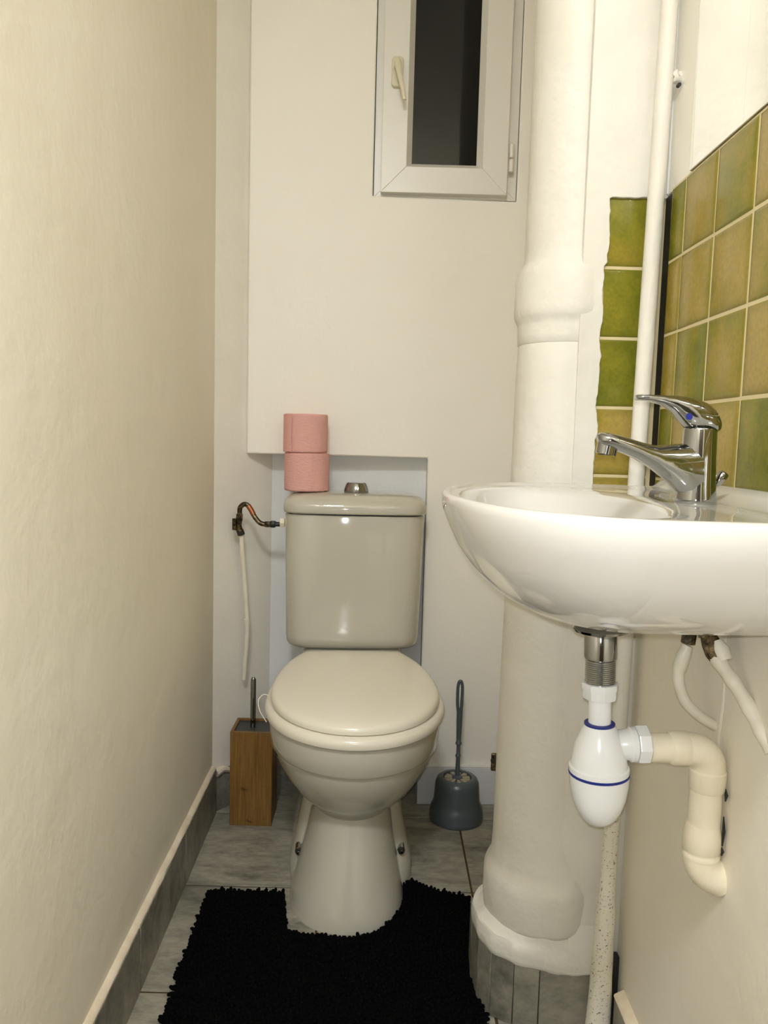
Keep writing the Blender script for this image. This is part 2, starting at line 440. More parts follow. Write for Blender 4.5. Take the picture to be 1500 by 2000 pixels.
obj('corner_gap_shade', box(XR-.0045, XR+.001, 1.1975, 1.2330, .85, 1.3700), DARK, wr)  # dark strip in the corner gap, painting in the riser's flash shadow
ysb = [1.1960, 1.142]+[1.142-T*k for k in range(1, 8)]
for (ya, yb_) in zip(ysb, ysb[1:]):
    for zt, zb in zip(rows, rows[1:]):
        w = ya-yb_-2*gr; h = zt-zb-2*gr
        jx = random.uniform(-.0004, .0004)
        M = Matrix.Translation((XR-.0030+jx, (ya+yb_)/2, (zt+zb)/2)) @ Matrix(((0, 0, -1), (-1, 0, 0), (0, 1, 0))).to_4x4()
        M = M @ Matrix.Rotation(random.uniform(-.006, .006), 4, 'X') @ Matrix.Rotation(random.uniform(-.006, .006), 4, 'Y')
        wtile(wr, w, h, M)
ya, yb_ = 1.1960, 1.142
wtile(wr, ya-yb_-2*gr, .09-2*gr, Matrix.Translation((XR-.003, (ya+yb_)/2, .8945)) @ Matrix(((0, 0, -1), (-1, 0, 0), (0, 1, 0))).to_4x4())
for zt, zb in zip(rows+[.9395], rows[1:]+[.85]):
    if zt == zb: continue
    w = .4195-.325; h = zt-zb-2*gr
    M = Matrix.Translation((.37225, 1.2448, (zt+zb)/2)) @ Matrix(((1, 0, 0), (0, 0, -1), (0, 1, 0))).to_4x4()
    M = M @ Matrix.Rotation(random.uniform(-.006, .006), 4, 'Y')
    wtile(wc, w, h, M)

# mirror
mi = empty('wall_mirror', (XR-.0035, .79, 1.375), label='large frameless mirror on the right wall above the olive tiles', cat='mirror')
obj('glass', box(XR-.0105, XR-.0045, .30, 1.128, 1.3755, 2.15), MIRROR, mi, bevel=.0008, seg=1)
obj('backing', box(XR-.0055, XR-.0005, .30, 1.1325, 1.3752, 2.15), DARK, mi)

# ------------------------------------------------------------------ window
wy = Yb(.12)
wi = empty('window_1', (.13, wy, 1.602), kind='structure')
def framebox(x0, x1, z0, z1, w, y0, y1):
    d = []
    a = [(x0, z0), (x1, z0), (x1, z1), (x0, z1)]; c = [(x0+w, z0+w), (x1-w, z0+w), (x1-w, z1-w), (x0+w, z1-w)]
    out = []
    for k in range(4):
        j = (k+1) % 4; q = [a[k], a[j], c[j], c[k]]
        out.append(prismY(q, y0, y1))
    return out
for d in framebox(-.047, .317, 1.604, 2.358, .045, wy+.012, wy+.07):
    obj('outer_frame', d, FRAME, wi, bevel=.001, seg=1)
for d in framebox(-.029, .290, 1.611, 2.352, .064, wy-.012, wy+.04):
    obj('sash', d, FRAME, wi, bevel=.0014, seg=2)
def bead():
    x0, x1, z0, z1 = -.029+.064, .290-.064, 1.611+.064, 2.352-.064; out = []
    w = .013
    a = [(x0, z0), (x1, z0), (x1, z1), (x0, z1)]; c = [(x0+w, z0+w), (x1-w, z0+w), (x1-w, z1-w), (x0+w, z1-w)]
    for k in range(4):
        j = (k+1) % 4
        f0 = [(*a[k],), (*a[j],), (*c[j],), (*c[k],)]
        V = [(a[k][0], wy-.010, a[k][1]), (a[j][0], wy-.010, a[j][1]), (c[j][0], wy+.010, c[j][1]), (c[k][0], wy+.010, c[k][1])]
        V += [(x, wy+.03, z) for x, _, z in V]
        out.append((V, [(0, 1, 2, 3), (7, 6, 5, 4), (0, 1, 5, 4), (1, 2, 6, 5), (2, 3, 7, 6), (3, 0, 4, 7)]))
    return out
for d in bead(): obj('glazing_bead', d, FRAME, wi, smooth=20, bevel=.0006, seg=1)
obj('pane', box(.04, .221, wy+.012, wy+.016, 1.68, 2.283), GLASS, wi)
def rrect(w, h, r, n=5):
    out = []
    for cx, cz, a0 in ((w/2-r, h/2-r, 0), (-w/2+r, h/2-r, 90), (-w/2+r, -h/2+r, 180), (w/2-r, -h/2+r, 270)):
        for k in range(n+1):
            a = radians(a0+90*k/n); out.append((cx+r*cos(a), cz+r*sin(a)))
    return out
hx, hz = .0055, 1.898
ha = obj('handle_plate', prismY([(hx+x, hz+z) for x, z in rrect(.029, .072, .009)], wy-.022, wy-.0115), HANDLE, wi, bevel=.002)
obj('handle_boss', lathe([(0, .0095), (.012, .009), (.020, .0075)], (hx, wy-.042, hz+.008), 20, 'y'), HANDLE, ha)
obj('handle_lever', loft([[(x+sx*w, y+sy*t, z) for sx, sy in ((-1, -.5), (-.5, -1), (.5, -1), (1, -.5), (1, .5), (.5, 1), (-.5, 1), (-1, .5))]
    for x, y, z, w, t in ((hx-.001, wy-.046, hz+.020, .006, .004), (hx, wy-.048, hz+.012, .0085, .006), (hx+.006, wy-.050, hz-.02, .007, .005),
                          (hx+.015, wy-.050, hz-.055, .0055, .004), (hx+.0195, wy-.048, hz-.078, .0048, .0035))]), HANDLE, ha, smooth=50)
for z0, z1 in ((1.668, 1.701), (1.703, 1.738)):
    obj('hinge', lathe([(0, .004), (.002, .0065), (z1-z0-.002, .0065), (z1-z0, .004)], (.2995, wy-.006, z0), 18), FRAME, wi)

# ------------------------------------------------------------------ soil pipe
PC = (.300, 1.320)
prof = [(.02, .07), (.145, .085), (.156, .0945), (.160, .098), (.166, .1005), (.19, .101), (.215, .101), (.232, .1005), (.240, .0985),
        (.250, .094), (.262, .0905), (.30, .089)]
z = .34
while z < 1.14: prof.append((z, .0885-.0075*(z-.34)/.8)); z += .04
prof += [(1.148, .0805), (1.1500, .0798), (1.1515, .0815), (1.165, .082), (1.180, .0822), (1.186, .083), (1.192, .0865), (1.198, .0885), (1.206, .089), (1.23, .0885), (1.258, .088), (1.268, .0865),
         (1.276, .0815), (1.284, .0765), (1.30, .0755)]
z = 1.34
while z < 2.5: prof.append((z, .0752-.004*(z-1.34))); z += .06
prof.append((2.499, .070))
def pj(a, h):
    k = 1.0 if h < .27 else (.45 if h < .36 else .18)
    p = Vector((cos(a)*1.2, sin(a)*1.2, h*9))
    return (.0035*noise.noise(p*1.3)+.0016*noise.noise(p*4))*k
SP = empty('soil_pipe', (PC[0], PC[1], 0), label='thick cream painted soil pipe with collars, rising from grey skirting tiles', cat='pipe')
obj('pipe', lathe(prof, (PC[0], PC[1], 0), 72, jit=pj), PLASTER, SP, smooth=60)

jt = [(.4255, 1.2315, 1.376+k*.02) for k in range(57)]
obj('plaster_joint', tube(jt, .004, 8, [.0032+.0016*abs(noise.noise(Vector((k*.7, 2, 0)))) for k in range(57)]), NICHEP, wr, smooth=60)
def Rp(a, o):
    c, s_ = cos(a), sin(a); best = .118 if s_ > 0 else .3
    for A, B in zip(P2, P2[1:]):
        ax, ay, bx_, by_ = A[0]-PC[0], A[1]-PC[1], B[0]-PC[0], B[1]-PC[1]
        den = c*(by_-ay)-s_*(bx_-ax)
        if abs(den) < 1e-9: continue
        t = (ax*(by_-ay)-ay*(bx_-ax))/den; u = (ax*s_-ay*c)/den
        if t > 0 and -.001 <= u <= 1.001: best = min(best, t)
    if best > .2: best = .09
    return best+o
fr = []
for h, mix, o in ((.092, 1, -.004), (.098, 1, .0005), (.106, 1, .0025), (.122, 1, .0035), (.133, .95, .002), (.142, .7, 0), (.150, .35, 0), (.158, .0, -.002)):
    ring = []
    for j in range(80):
        a = 2*pi*j/80; w = noise.noise(Vector((cos(a)*3, sin(a)*3, 4)))
        R_ = mix*Rp(a, o)+(1-mix)*.0975
        up = .020*max(0, min(1, (-cos(a)+.15)))*(1 if h < .14 else .4)
        ring.append((PC[0]+R_*cos(a), PC[1]+R_*sin(a), h+up+.004*w))
    fr.append(ring)
obj('plaster_collar', loft(fr), PLASTER, SP, smooth=60)
# thin riser pipe
def tj(a, h):
    k = 1.0 if h < .25 else .2
    return .0014*k*noise.noise(Vector((cos(a)*2, sin(a)*2, h*40)))+ .0008*noise.noise(Vector((cos(a), sin(a), h*120)))*k
tx = lambda z: .381+.0125*z
rg = []
zz = [0, .02, .05, .08, .11, .14, .17, .20, .22, .25]+[.25+.05*k for k in range(1, 45)]+[2.499]
for z in zz:
    r = .0126 if z > .25 else .0135+.007*max(0, (.21-z)/.21)**.6
    if .19 < z < .23: r = .0165
    rg.append([(tx(z)+(r+tj(2*pi*j/28, z))*cos(2*pi*j/28), 1.204+(r+tj(2*pi*j/28, z))*sin(2*pi*j/28), z) for j in range(28)])
rp = empty('riser_pipe', (.381, 1.204, 0), label='thin painted riser pipe in the corner, dirty and speckled near the floor', cat='pipe')
obj('pipe', loft(rg[:14]), DIRTY, rp, smooth=60, label='speckled lower length')
obj('pipe', loft(rg[13:]), PLASTER, rp, smooth=60)
cl = []
for k in range(7):
    a = k/6; cl.append((tx(1.53)+.010+.020*a, 1.204-.002+.006*a, 1.535+.004*sin(k*1.9)))
obj('clamp', tube(cl, .007, 10, [.006, .0085, .007, .0095, .007, .009, .006]), PLASTER, rp)
obj('clamp_screw', lathe([(0, .0028), (.007, .0028)], (tx(1.53)+.020, 1.195, 1.522), 10, 'y'), DARK, rp)

# small bracket beside the soil pipe
k = empty('pipe_bracket', (.232, 1.395, .372), label='small dark metal bracket on the back of the soil pipe', cat='bracket')
obj('plate', box(.214, .236, 1.392, 1.398, .376, .410), BRASS, k, bevel=.002)
obj('screw', lathe([(0, .005), (.006, .0045), (.008, .002)], (.2165, 1.384, .399), 12, 'y'), DARK, k)

# ------------------------------------------------------------------ toilet
TO = empty('toilet', (-.0515, 1.65, 0), .068, label='close-coupled grey-cream ceramic toilet with ivory lid closed', cat='toilet')
def dring(z, hw, yf, yb, n=64, ef=2.0, eb=3.2, yc=None):
    """closed ring: round towards -y (front), squarer towards +y"""
    yc = (yf+yb)/2-.02 if yc is None else yc
    out = []
    for j in range(n):
        a = 2*pi*j/n; c, s = cos(a), sin(a)
        e = ef if s < 0 else eb
        x = hw*spow(c, 2/e); y = yc+((yc-yf) if s < 0 else (yb-yc))*spow(s, 2/e)
        out.append((x, y, z))
    return out
# pedestal + bowl, one casting
rings = [dring(.000, .1165, -.193, .17, ef=2.3, yc=-.03), dring(.006, .1165, -.193, .17, ef=2.3, yc=-.03),
         dring(.03, .112, -.186, .17, ef=2.2, yc=-.03), dring(.09, .101, -.163, .17, yc=-.02), dring(.14, .092, -.140, .17, yc=-.01),
         dring(.18, .088, -.122, .17, yc=0), dring(.200, .089, -.118, .18, yc=0), dring(.212, .097, -.128, .18, yc=0), dring(.225, .112, -.147, .18, yc=0),
         dring(.245, .131, -.170, .18, yc=0), dring(.275, .152, -.193, .18, yc=0), dring(.305, .167, -.209, .18, yc=0), dring(.331, .1745, -.217, .18, yc=0),
         dring(.3355, .1750, -.2175, .18, yc=0), dring(.3365, .1800, -.2235, .18, yc=0), dring(.341, .1835, -.2270, .18, yc=0),
         dring(.385, .1865, -.231, .18, yc=0), dring(.394, .1855, -.230, .18, yc=0), dring(.398, .179, -.225, .178, yc=0)]
rings = [[(x*(1+.07*max(0, 1-z/.2))-.010*max(0, 1-z/.25), y, z) for x, y, z in q] for q in rings]
obj('bowl', loft(rings), CER, TO, local=True, smooth=35)
# rear foot with bolt ears and shelf under cistern
rf = [dring(0, .139, -.06, .36, yc=.10, ef=4, eb=5), dring(.045, .139, -.06, .36, yc=.10, ef=4, eb=5), dring(.06, .134, -.045, .36, yc=.10, ef=4, eb=5),
      dring(.14, .118, .0, .36, yc=.12, ef=4, eb=5), dring(.21, .105, .03, .36, yc=.14, ef=4, eb=5), dring(.30, .115, .03, .38, yc=.14, ef=4, eb=5),
      dring(.37, .125, .03, .40, yc=.14, ef=4, eb=5), dring(.396, .135, .03, .405, yc=.14, ef=4, eb=6), dring(.43, .128, .20, .405, yc=.30, ef=5, eb=6), dring(.4625, .125, .262, .405, yc=.33, ef=5, eb=6)]
obj('rear_foot', loft(rf), CER, TO, local=True, smooth=40)
for sx in (-1, 1):
    bo = obj('fixing_bolt', lathe([(-.012, .0065), (-.006, .0075), (0, .0065)], (sx*.1130-.003, -.0135, .080), 18, 'y'), DARK, TO, local=True)
    obj('bolt_washer', lathe([(-.0055, .0078), (-.005, .0088), (.02, .0090)], (sx*.1130-.003, -.0135, .080), 18, 'y'), CHROME, bo, local=True)
    obj('bolt_cap', lathe([(-.015, .001), (-.0145, .003), (-.012, .0042)], (sx*.1130-.003, -.0135, .080), 14, 'y'), CHROME, bo, local=True)
# seat ring
sr = [dring(.3995, .189, -.236, .205, yc=-.005), dring(.401, .1935, -.241, .207, yc=-.005), dring(.409, .1955, -.2435, .208, yc=-.005),
      dring(.418, .1935, -.241, .207, yc=-.005), dring(.4225, .1875, -.234, .203, yc=-.005)]
si = [dring(.4225, .110, -.165, .120, yc=-.03), dring(.4, .110, -.165, .120, yc=-.03)]
obj('seat', loft(sr+si+[sr[0]], False, False), SEATM, TO, local=True, smooth=50)
# lid with stepped dome and flat back edge
def lring(z, d, n=72):
    out = []
    hw, yf, yb, yc = .183-d, -.229+d, .215-d, -.005
    for j in range(n):
        a = 2*pi*j/n; c, s = cos(a), sin(a)
        if s < 0: x, y = hw*spow(c, 2/2.02), yc+(yc-yf)*spow(s, 2/2.02)
        else:
            x, y = hw*spow(c, 1.0), yc+(yb-yc)*1.32*spow(s, 1.0)
            if y > yb: y = yb+(y-yb)*.10
        out.append((x, y, z))
    return out
lr = [lring(.4245, .005), lring(.4255, .001), lring(.431, 0), lring(.437, .0015), lring(.4415, .007), lring(.444, .014), lring(.4465, .024), lring(.4495, .040), lring(.452, .07), lring(.4535, .11), lring(.454, .15)]
lidv = obj('lid', loft(lr), SEATM, TO, local=True, smooth=60)
for v in lidv.data.vertices:                      # the lid rises a little towards its hinge
    t = max(0, (v.co.y+.23)/.45); v.co.z += .027*t*t
for sx in (-1, 1):
    obj('hinge', lathe([(-.02, .008), (-.018, .01), (.018, .01), (.02, .008)], (sx*.075, .2215, .434), 16, 'x'), SEATM, TO, local=True)
obj('wire_loop', tube(spline([(-.186, -.01, .428), (-.198, -.012, .432), (-.208, -.02, .422), (-.204, -.035, .405), (-.188, -.05, .385)]), .0011, 8), PIPEW, TO, local=True)
# cistern
def tring(z, hw, yf, yb, r=.045, bulge=.012, n=10):
    out = []
    # front edge bowed outwards, rounded front corners, square back
    pts = []
    for cx, cy, a0 in ((hw-r, yf+r, 270), (hw-.01, yb-.01, 0), (-hw+.01, yb-.01, 90), (-hw+r, yf+r, 180)):
        rr = r if a0 in (270, 180) else .01
        for k in range(n+1):
            a = radians(a0+90*k/n); pts.append((cx+rr*cos(a), cy+rr*sin(a)))
    # add points across the front, between the left and right front corners
    L = pts[-1]; Rr = pts[0]
    for k in range(1, 13):
        t = k/13; pts.append((L[0]+(Rr[0]-L[0])*t, yf))
    return [(x, y-bulge*max(0, 1-(x/hw)**2)*(1 if y < (yf+yb)/2 else 0), z) for x, y in pts]
tb = [tring(.462, .158, .262, .412, .04), tring(.466, .164, .254, .412), tring(.474, .1675, .249, .412), tring(.49, .169, .247, .412), tring(.62, .1715, .243, .412), tring(.795, .1745, .240, .412), tring(.799, .1735, .241, .412)]
tank = obj('cistern', loft(tb), CER, TO, local=True, smooth=35)
tl = [tring(.8025, .173, .240, .418), tring(.8035, .1775, .232, .418), tring(.808, .1790, .230, .419), tring(.822, .1785, .231, .419), tring(.834, .175, .237, .418), tring(.843, .168, .248, .414, bulge=.012),
      tring(.8485, .155, .264, .405, .04), tring(.852, .13, .285, .392, .035), tring(.853, .09, .31, .375, .02, .004)]
obj('cistern_lid', loft(tl), CER, TO, local=True, smooth=60)
obj('flush_collar', lathe([(0, .0300), (.003, .0312), (.008, .0308), (.016, .0282), (.0225, .0255), (.0245, .0245), (.0235, .0232)], (0.002, .30, .8515), 36), CHROME, TO, local=True)
obj('flush_button', lathe([(0, .0228), (.0030, .0228), (.0040, .0218), (.0042, .001)], (0.002, .30, .8735), 32), CHROME, TO, local=True)
obj('inlet_nut', lathe([(-.007, .010), (-.006, .0125), (.004, .0125), (.006, .0095)], (-.182, .300, .772), 6, 'x'), PIPEP, TO, local=True)

# toilet paper
def roll(z0, x, y, label, seed):
    t = empty('toilet_roll', (x, y, z0), label=label, cat='toilet paper', group='pink toilet rolls stacked on the cistern')
    H, R, r = .0955, .0552, .020
    rings = []
    prof = [(0, r), (0, R-.003), (.002, R-.0005), (.006, R)]+[(H*k/8, R) for k in range(1, 8)]+[(H-.006, R), (H-.002, R-.0005), (H, R-.003), (H, r)]
    def j(a, h): return .0007*noise.noise(Vector((cos(a)*2+seed, sin(a)*2, h*30))) if h > 0 else 0
    rg = []
    for h, rr in prof:
        rg.append([((rr+(j(2*pi*k/48, h) if rr > .03 else 0))*cos(2*pi*k/48), (rr+(j(2*pi*k/48, h) if rr > .03 else 0))*sin(2*pi*k/48), h) for k in range(48)])
    rg.append(rg[0])
    obj('tissue', loft(rg, False, False), PINK, t, local=True, smooth=50)
    obj('core', loft([[(q*cos(2*pi*k/24), q*sin(2*pi*k/24), h) for k in range(24)] for h, q in ((.0015, r-.0002), (H-.0015, r-.0002), (H-.0015, r-.0015), (.0015, r-.0015), (.0015, r-.0002))], False, False), CARD, t, local=True)
    # loose end sheet with a wavy torn border
    A0 = 2.9 if seed > 2 else -1.2
    sh = [[((R+.0012+.002*max(0, (k-9)/5))*cos(A0+k*.09), (R+.0012+.002*max(0, (k-9)/5))*sin(A0+k*.09), h+.0012*sin(k*1.7+h*200)) for k in range(15)] for h in (.002, H*.33, H*.66, H-.002)]
    sh2 = [[(x*.985, y*.985, z) for x, y, z in r_] for r_ in sh]
    obj('loose_sheet', merge(loft([a+b_[::-1] for a, b_ in zip(sh, sh2)])), PINK, t, local=True, smooth=60)
    return t
roll(.8535, -.1985, 1.962, 'lower pink toilet roll, standing directly on the cistern lid', 1.0)
roll(.9500, -.2010, 1.960, 'upper pink toilet roll, balanced on top of the other roll', 5.0)

# water supply left of the cistern
vs = empty('water_supply', (-.355, 1.985, .34), label='tarnished angle valve with bent connector feeding the cistern, painted pipe below', cat='pipe')
obj('connector_tube', tube(spline([(-.3655, 1.956, .788), (-.364, 1.954, .806), (-.352, 1.951, .815), (-.340, 1.950, .808), (-.326, 1.950, .783), (-.312, 1.950, .768), (-.296, 1.950, .765)], 6), .0062, 14), BRASS, vs, smooth=60)
obj('copper_band', tube([(-.343, 1.9498, .8115), (-.3345, 1.9498, .799), (-.330, 1.9498, .790)], .0067, 14), COPPER, vs, smooth=60)
obj('union_nut', lathe([(0, .007), (.002, .0085), (.012, .0085), (.014, .007)], (-.3005, 1.950, .7655), 6, 'x'), BRASS, vs)
obj('union_nut', lathe([(0, .0078), (.003, .0098), (.012, .0098), (.015, .0075)], (-.287, 1.950, .766), 6, 'x'), DARK, vs)
obj('union_nut', lathe([(0, .006), (.0205, .006)], (-.274, 1.950, .766), 12, 'x'), DARK, vs)
obj('compression_nut', tube([(-.3665, 1.957, .776), (-.366, 1.956, .782), (-.3655, 1.956, .789)], .009, 6), BRASS, vs, smooth=20)
vb = obj('valve_body', tube(spline([(-.3665, 1.957, .778), (-.370, 1.960, .764), (-.369, 1.962, .752), (-.364, 1.964, .742)], 4), .009, 12), BRASS, vs)
obj('valve_handle', loft([[(-.3775+dx, 1.952+dy, z) for dx, dy in ((-.006, -.004), (.004, -.006), (.006, .003), (-.003, .006))] for z in (.748, .752, .772, .778)]), BRASS, vb, bevel=.0015)
obj('outlet_nut', tube([(-.366, 1.963, .746), (-.363, 1.966, .735)], .0098, 8), DARK, vb, smooth=20)
obj('supply_pipe', tube(spline([(-.3625, 1.9675, .738), (-.361, 1.970, .70), (-.356, 1.975, .63), (-.351, 1.979, .56), (-.348, 1.982, .50), (-.349, 1.985, .45), (-.353, 1.989, .40), (-.357, 1.996, .345)], 6), .006, 12,
    [.006+.0004*sin(k*.9) for k in range(43)]), PIPEW, vs, smooth=60)
obj('pipe_collar', tube([(-.3485, 1.980, .512), (-.348, 1.982, .494)], .0078, 12), PIPEW, vs, smooth=50)

# ------------------------------------------------------------------ brush with bamboo holder
bx = empty('toilet_brush', (-.317, 1.93, 0), label='square bamboo brush holder with a chrome handle, left of the toilet', cat='toilet brush')
x0, x1, y0, y1, hh = -.3705, -.2640, 1.880, 1.980, .246
for nm, d in (('front_panel', box(x0, x1, y0, y0+.008, .0, hh)), ('rear_panel', box(x0, x1, y1-.008, y1, 0, hh)),
              ('side_panel', box(x0, x0+.008, y0+.008, y1-.008, 0, hh)), ('side_panel', box(x1-.008, x1, y0+.008, y1-.008, 0, hh))):
    obj(nm, d, BAMB, bx, bevel=.0009, seg=1)
obj('top_plate', box(x0+.008, x1-.008, y0+.008, y1-.008, .236, .241), BLACKP, bx)
obj('base_plate', box(x0+.008, x1-.008, y0+.008, y1-.008, 0, .006), BAMB, bx)
obj('brush_handle', lathe([(0, .0072), (.122, .0072), (.126, .0070), (.128, .005), (.1302, .0045), (.128, .003)], (-.322, 1.932, .241), 24), CHROME, bx)

# grey plastic brush
gb = empty('toilet_brush', (.2125, 1.951, 0), label='dark grey plastic toilet brush standing in a round bell-shaped pot', cat='toilet brush')
obj('pot', lathe([(0, .068), (.003, .0705), (.012, .0708), (.024, .0695), (.033, .0680), (.042, .0640), (.049, .0612), (.055, .0600), (.088, .0580), (.100, .0565), (.108, .0530), (.1130, .0465), (.1135, .0375), (.109, .0360), (.104, .035), (.104, 0)],
    (.2125, 1.951, 0), 56), GREY, gb, smooth=50)
for k in range(11):
    a = 2*pi*k/11+.2; c, s = cos(a), sin(a); w = .0028
    A = (.2125+c*.014, 1.951+s*.014); B = (.2125+c*.0335, 1.951+s*.0335)
    P_ = [(A[0]-s*w, A[1]+c*w), (A[0]+s*w, A[1]-c*w), (B[0]+s*w*1.8, B[1]-c*w*1.8), (B[0]-s*w*1.8, B[1]+c*w*1.8)]
    obj('bristle_tuft', extrude(P_, .1035, .110+.002*(k % 2)), BRIS, gb)
obj('disc', lathe([(0, .014), (.010, .0135), (.014, .008)], (.2125, 1.951, .104), 24), GREY, gb)
rod = [(0, .0065), (.02, .0062), (.050, .0052), (.056, .0052), (.058, .0072), (.062, .0072), (.064, .0052), (.085, .0050), (.089, .0052), (.091, .0082), (.096, .0082), (.098, .0062), (.12, .0068), (.155, .0078), (.185, .0080)]
hd = obj('handle', merge(lathe(rod, (.2125, 1.951, .110), 20),
    tube(spline([(.2085, 1.951, .290), (.2060, 1.951, .31), (.2055, 1.951, .345), (.207, 1.951, .363), (.2115, 1.951, .370), (.216, 1.951, .363), (.2175, 1.951, .345), (.217, 1.951, .31), (.2155, 1.951, .290)], 5), .0042, 12)), GREY, gb, smooth=50)

# ------------------------------------------------------------------ basin
SK = empty('washbasin', (.424, .885, .78), label='white ceramic washbasin hung on the right wall below the olive tiles', cat='washbasin')
NS = 128; CY = .876; ZR = .931
def Op(a, d=0.0):
    c, s = cos(a), sin(a); cx = .24
    if c < 0: x = cx+(.173-d)*spow(c, 2/2.15); y = CY+(.275-d)*spow(s, 2/2.15)
    else: x = cx+(.1835)*spow(c, 2/7); y = CY+(.275-d)*spow(s, 2/7) if False else CY+(.275-d)*spow(s, 2/(2.15+4.85*min(1, c*2.2)))
    return x, y
def Bp(a, s_=1):
    return .197+.108*s_*cos(a), CY+.205*s_*sin(a)
def sm(t): t = max(0, min(1, t)); return t*t*(3-2*t)
def topz(x, y, t):
    z = ZR-.0045
    z += .0045*sm((t-.55)/.3)                      # raised lip round the outline
    z += .012*sm((x-.392)/.016)                    # upstand at the wall
    return z
rings = []
AN = [2*pi*j/NS for j in range(NS)]
for s_ in (.10, .14, .25, .4, .55, .7, .82, .9, .95, .98, 1.0):
    dz = .118*(1-s_**2.6)
    rings.append([(*Bp(a, s_), ZR-.0085-dz) for a in AN])
for t in (.04, .1, .2, .35, .5, .65, .8, .9, .96):
    r = []
    for a in AN:
        bx_, by_ = Bp(a); ox, oy = Op(a, .004)
        x, y = bx_+(ox-bx_)*t, by_+(oy-by_)*t
        z = topz(x, y, t)
        z -= .004*(1-sm(t/.12))
        r.append((x, y, z))
    rings.append(r)
for d, dz in ((.004, .0004), (.0015, .002), (0, .005), (.0005, .010), (.002, .02)):
    rings.append([(*Op(a, d), topz(*Op(a, d), 1)-dz if Op(a, d)[0] < .40 or dz < .004 else ZR+.012*sm((Op(a, d)[0]-.392)/.016)*max(0, 1-dz/.02)-dz) for a in AN])
DR = (.262, CY)
for w, dz in ((.035, .036), (.085, .058), (.15, .077), (.23, .094), (.33, .109), (.45, .121), (.58, .129), (.72, .134), (.86, .136)):
    r = []
    for a in AN:
        ox, oy = Op(a, .002)
        k = w
        kx = w if cos(a) < 0 else w*(1-.85*sm(cos(a)*1.6))
        x, y = ox+(DR[0]-ox)*kx, oy+(DR[1]-oy)*k
        r.append((x, y, ZR-dz))
    rings.append(r)
bm_ = loft(rings)
obj('basin', bm_, SINKM, SK, smooth=70)
obj('plug_ring', lathe([(0, .023), (.002, .0235), (.003, .021), (.001, .012), (.001, 0)], (.197, CY, ZR-.1265), 28), CHROME, SK)
# sealant bead at the wall
sb = [(XR-.0035, .625+.52*k/40, ZR+.0125+.0015*noise.noise(Vector((k*.9, 0, 0)))) for k in range(41)]
obj('sealant_bead', tube(sb, .003, 8), EDGE, SK, smooth=60)

# tap
TP = empty('mixer_tap', (.350, .862, .9265), label='chrome single-lever mixer tap on the washbasin', cat='tap')
def sec(x, y, z, hy, hz, n=20, e=2.3, tilt=0):
    out = []
    for j in range(n):
        a = 2*pi*j/n; yy_ = hy*spow(cos(a), 2/e); zz_ = hz*spow(sin(a), 2/e)
        out.append((x-zz_*sin(tilt), y+yy_, z+zz_*cos(tilt)))
    return out
TY = .862
obj('body', lathe([(0, .0215), (.002, .0225), (.006, .0220), (.02, .0200), (.05, .0185), (.082, .0180), (.0835, .0172)], (.349, TY, .9265), 40), CHROME, TP, smooth=50)
obj('spout', loft([sec(.348, TY, .962, .0205, .033, e=2.2), sec(.338, TY, .961, .0205, .0325, tilt=.1), sec(.324, TY, .964, .0200, .0285, tilt=.25), sec(.308, TY, .970, .0190, .0215, tilt=.38), sec(.292, TY, .978, .0178, .0158, tilt=.38),
    sec(.275, TY, .9855, .0168, .0118, tilt=.32), sec(.258, TY, .991, .0160, .0100, tilt=.25), sec(.248, TY, .9935, .0150, .0092, tilt=.2), sec(.240, TY, .9945, .0128, .0080, tilt=.2), sec(.2365, TY, .9955, .0085, .005, tilt=.2)]), CHROME, TP, smooth=60)
obj('aerator', tube([(.2475, TY, .991), (.2465, TY, .984), (.2455, TY, .9785)], .0112, 24), CHROME, TP, smooth=40)
obj('aerator_mouth', tube([(.24545, TY, .9787), (.2454, TY, .9778)], .0085, 20), DARK, TP, smooth=40)
lev = obj('lever', loft([sec(x, TY, z-.004, h, t) for x, z, h, t in ((.3675, 1.0155, .009, .0035), (.3665, 1.0180, .0145, .0075), (.362, 1.0225, .0180, .0120), (.353, 1.0265, .0195, .0155), (.343, 1.0285, .0195, .0175), (.334, 1.0305, .0185, .0175),
    (.325, 1.035, .0165, .0140), (.316, 1.0405, .0145, .0090), (.304, 1.0440, .0128, .0052), (.290, 1.0458, .0115, .0036), (.280, 1.0462, .0108, .0034), (.2755, 1.0460, .0080, .0028))]), CHROME, TP, smooth=60)
obj('blue_mark', lathe([(0, .0036), (.0012, .0034)], (.3290, TY-.0180, 1.022), 16, 'y'), BLUE, lev, label='blue oval cold-water mark')
rod = obj('drain_rod', tube([(.371, TY+.012, .938), (.3765, TY+.012, .948)], .0022, 10), CHROME, TP)
obj('drain_knob', tube([(.376, TY+.012, .947), (.378, TY+.012, .951), (.3835, TY+.012, .960), (.3845, TY+.012, .9615)], .005, 14, [.0035, .0050, .0062, .0045]), CHROME, rod, smooth=50)

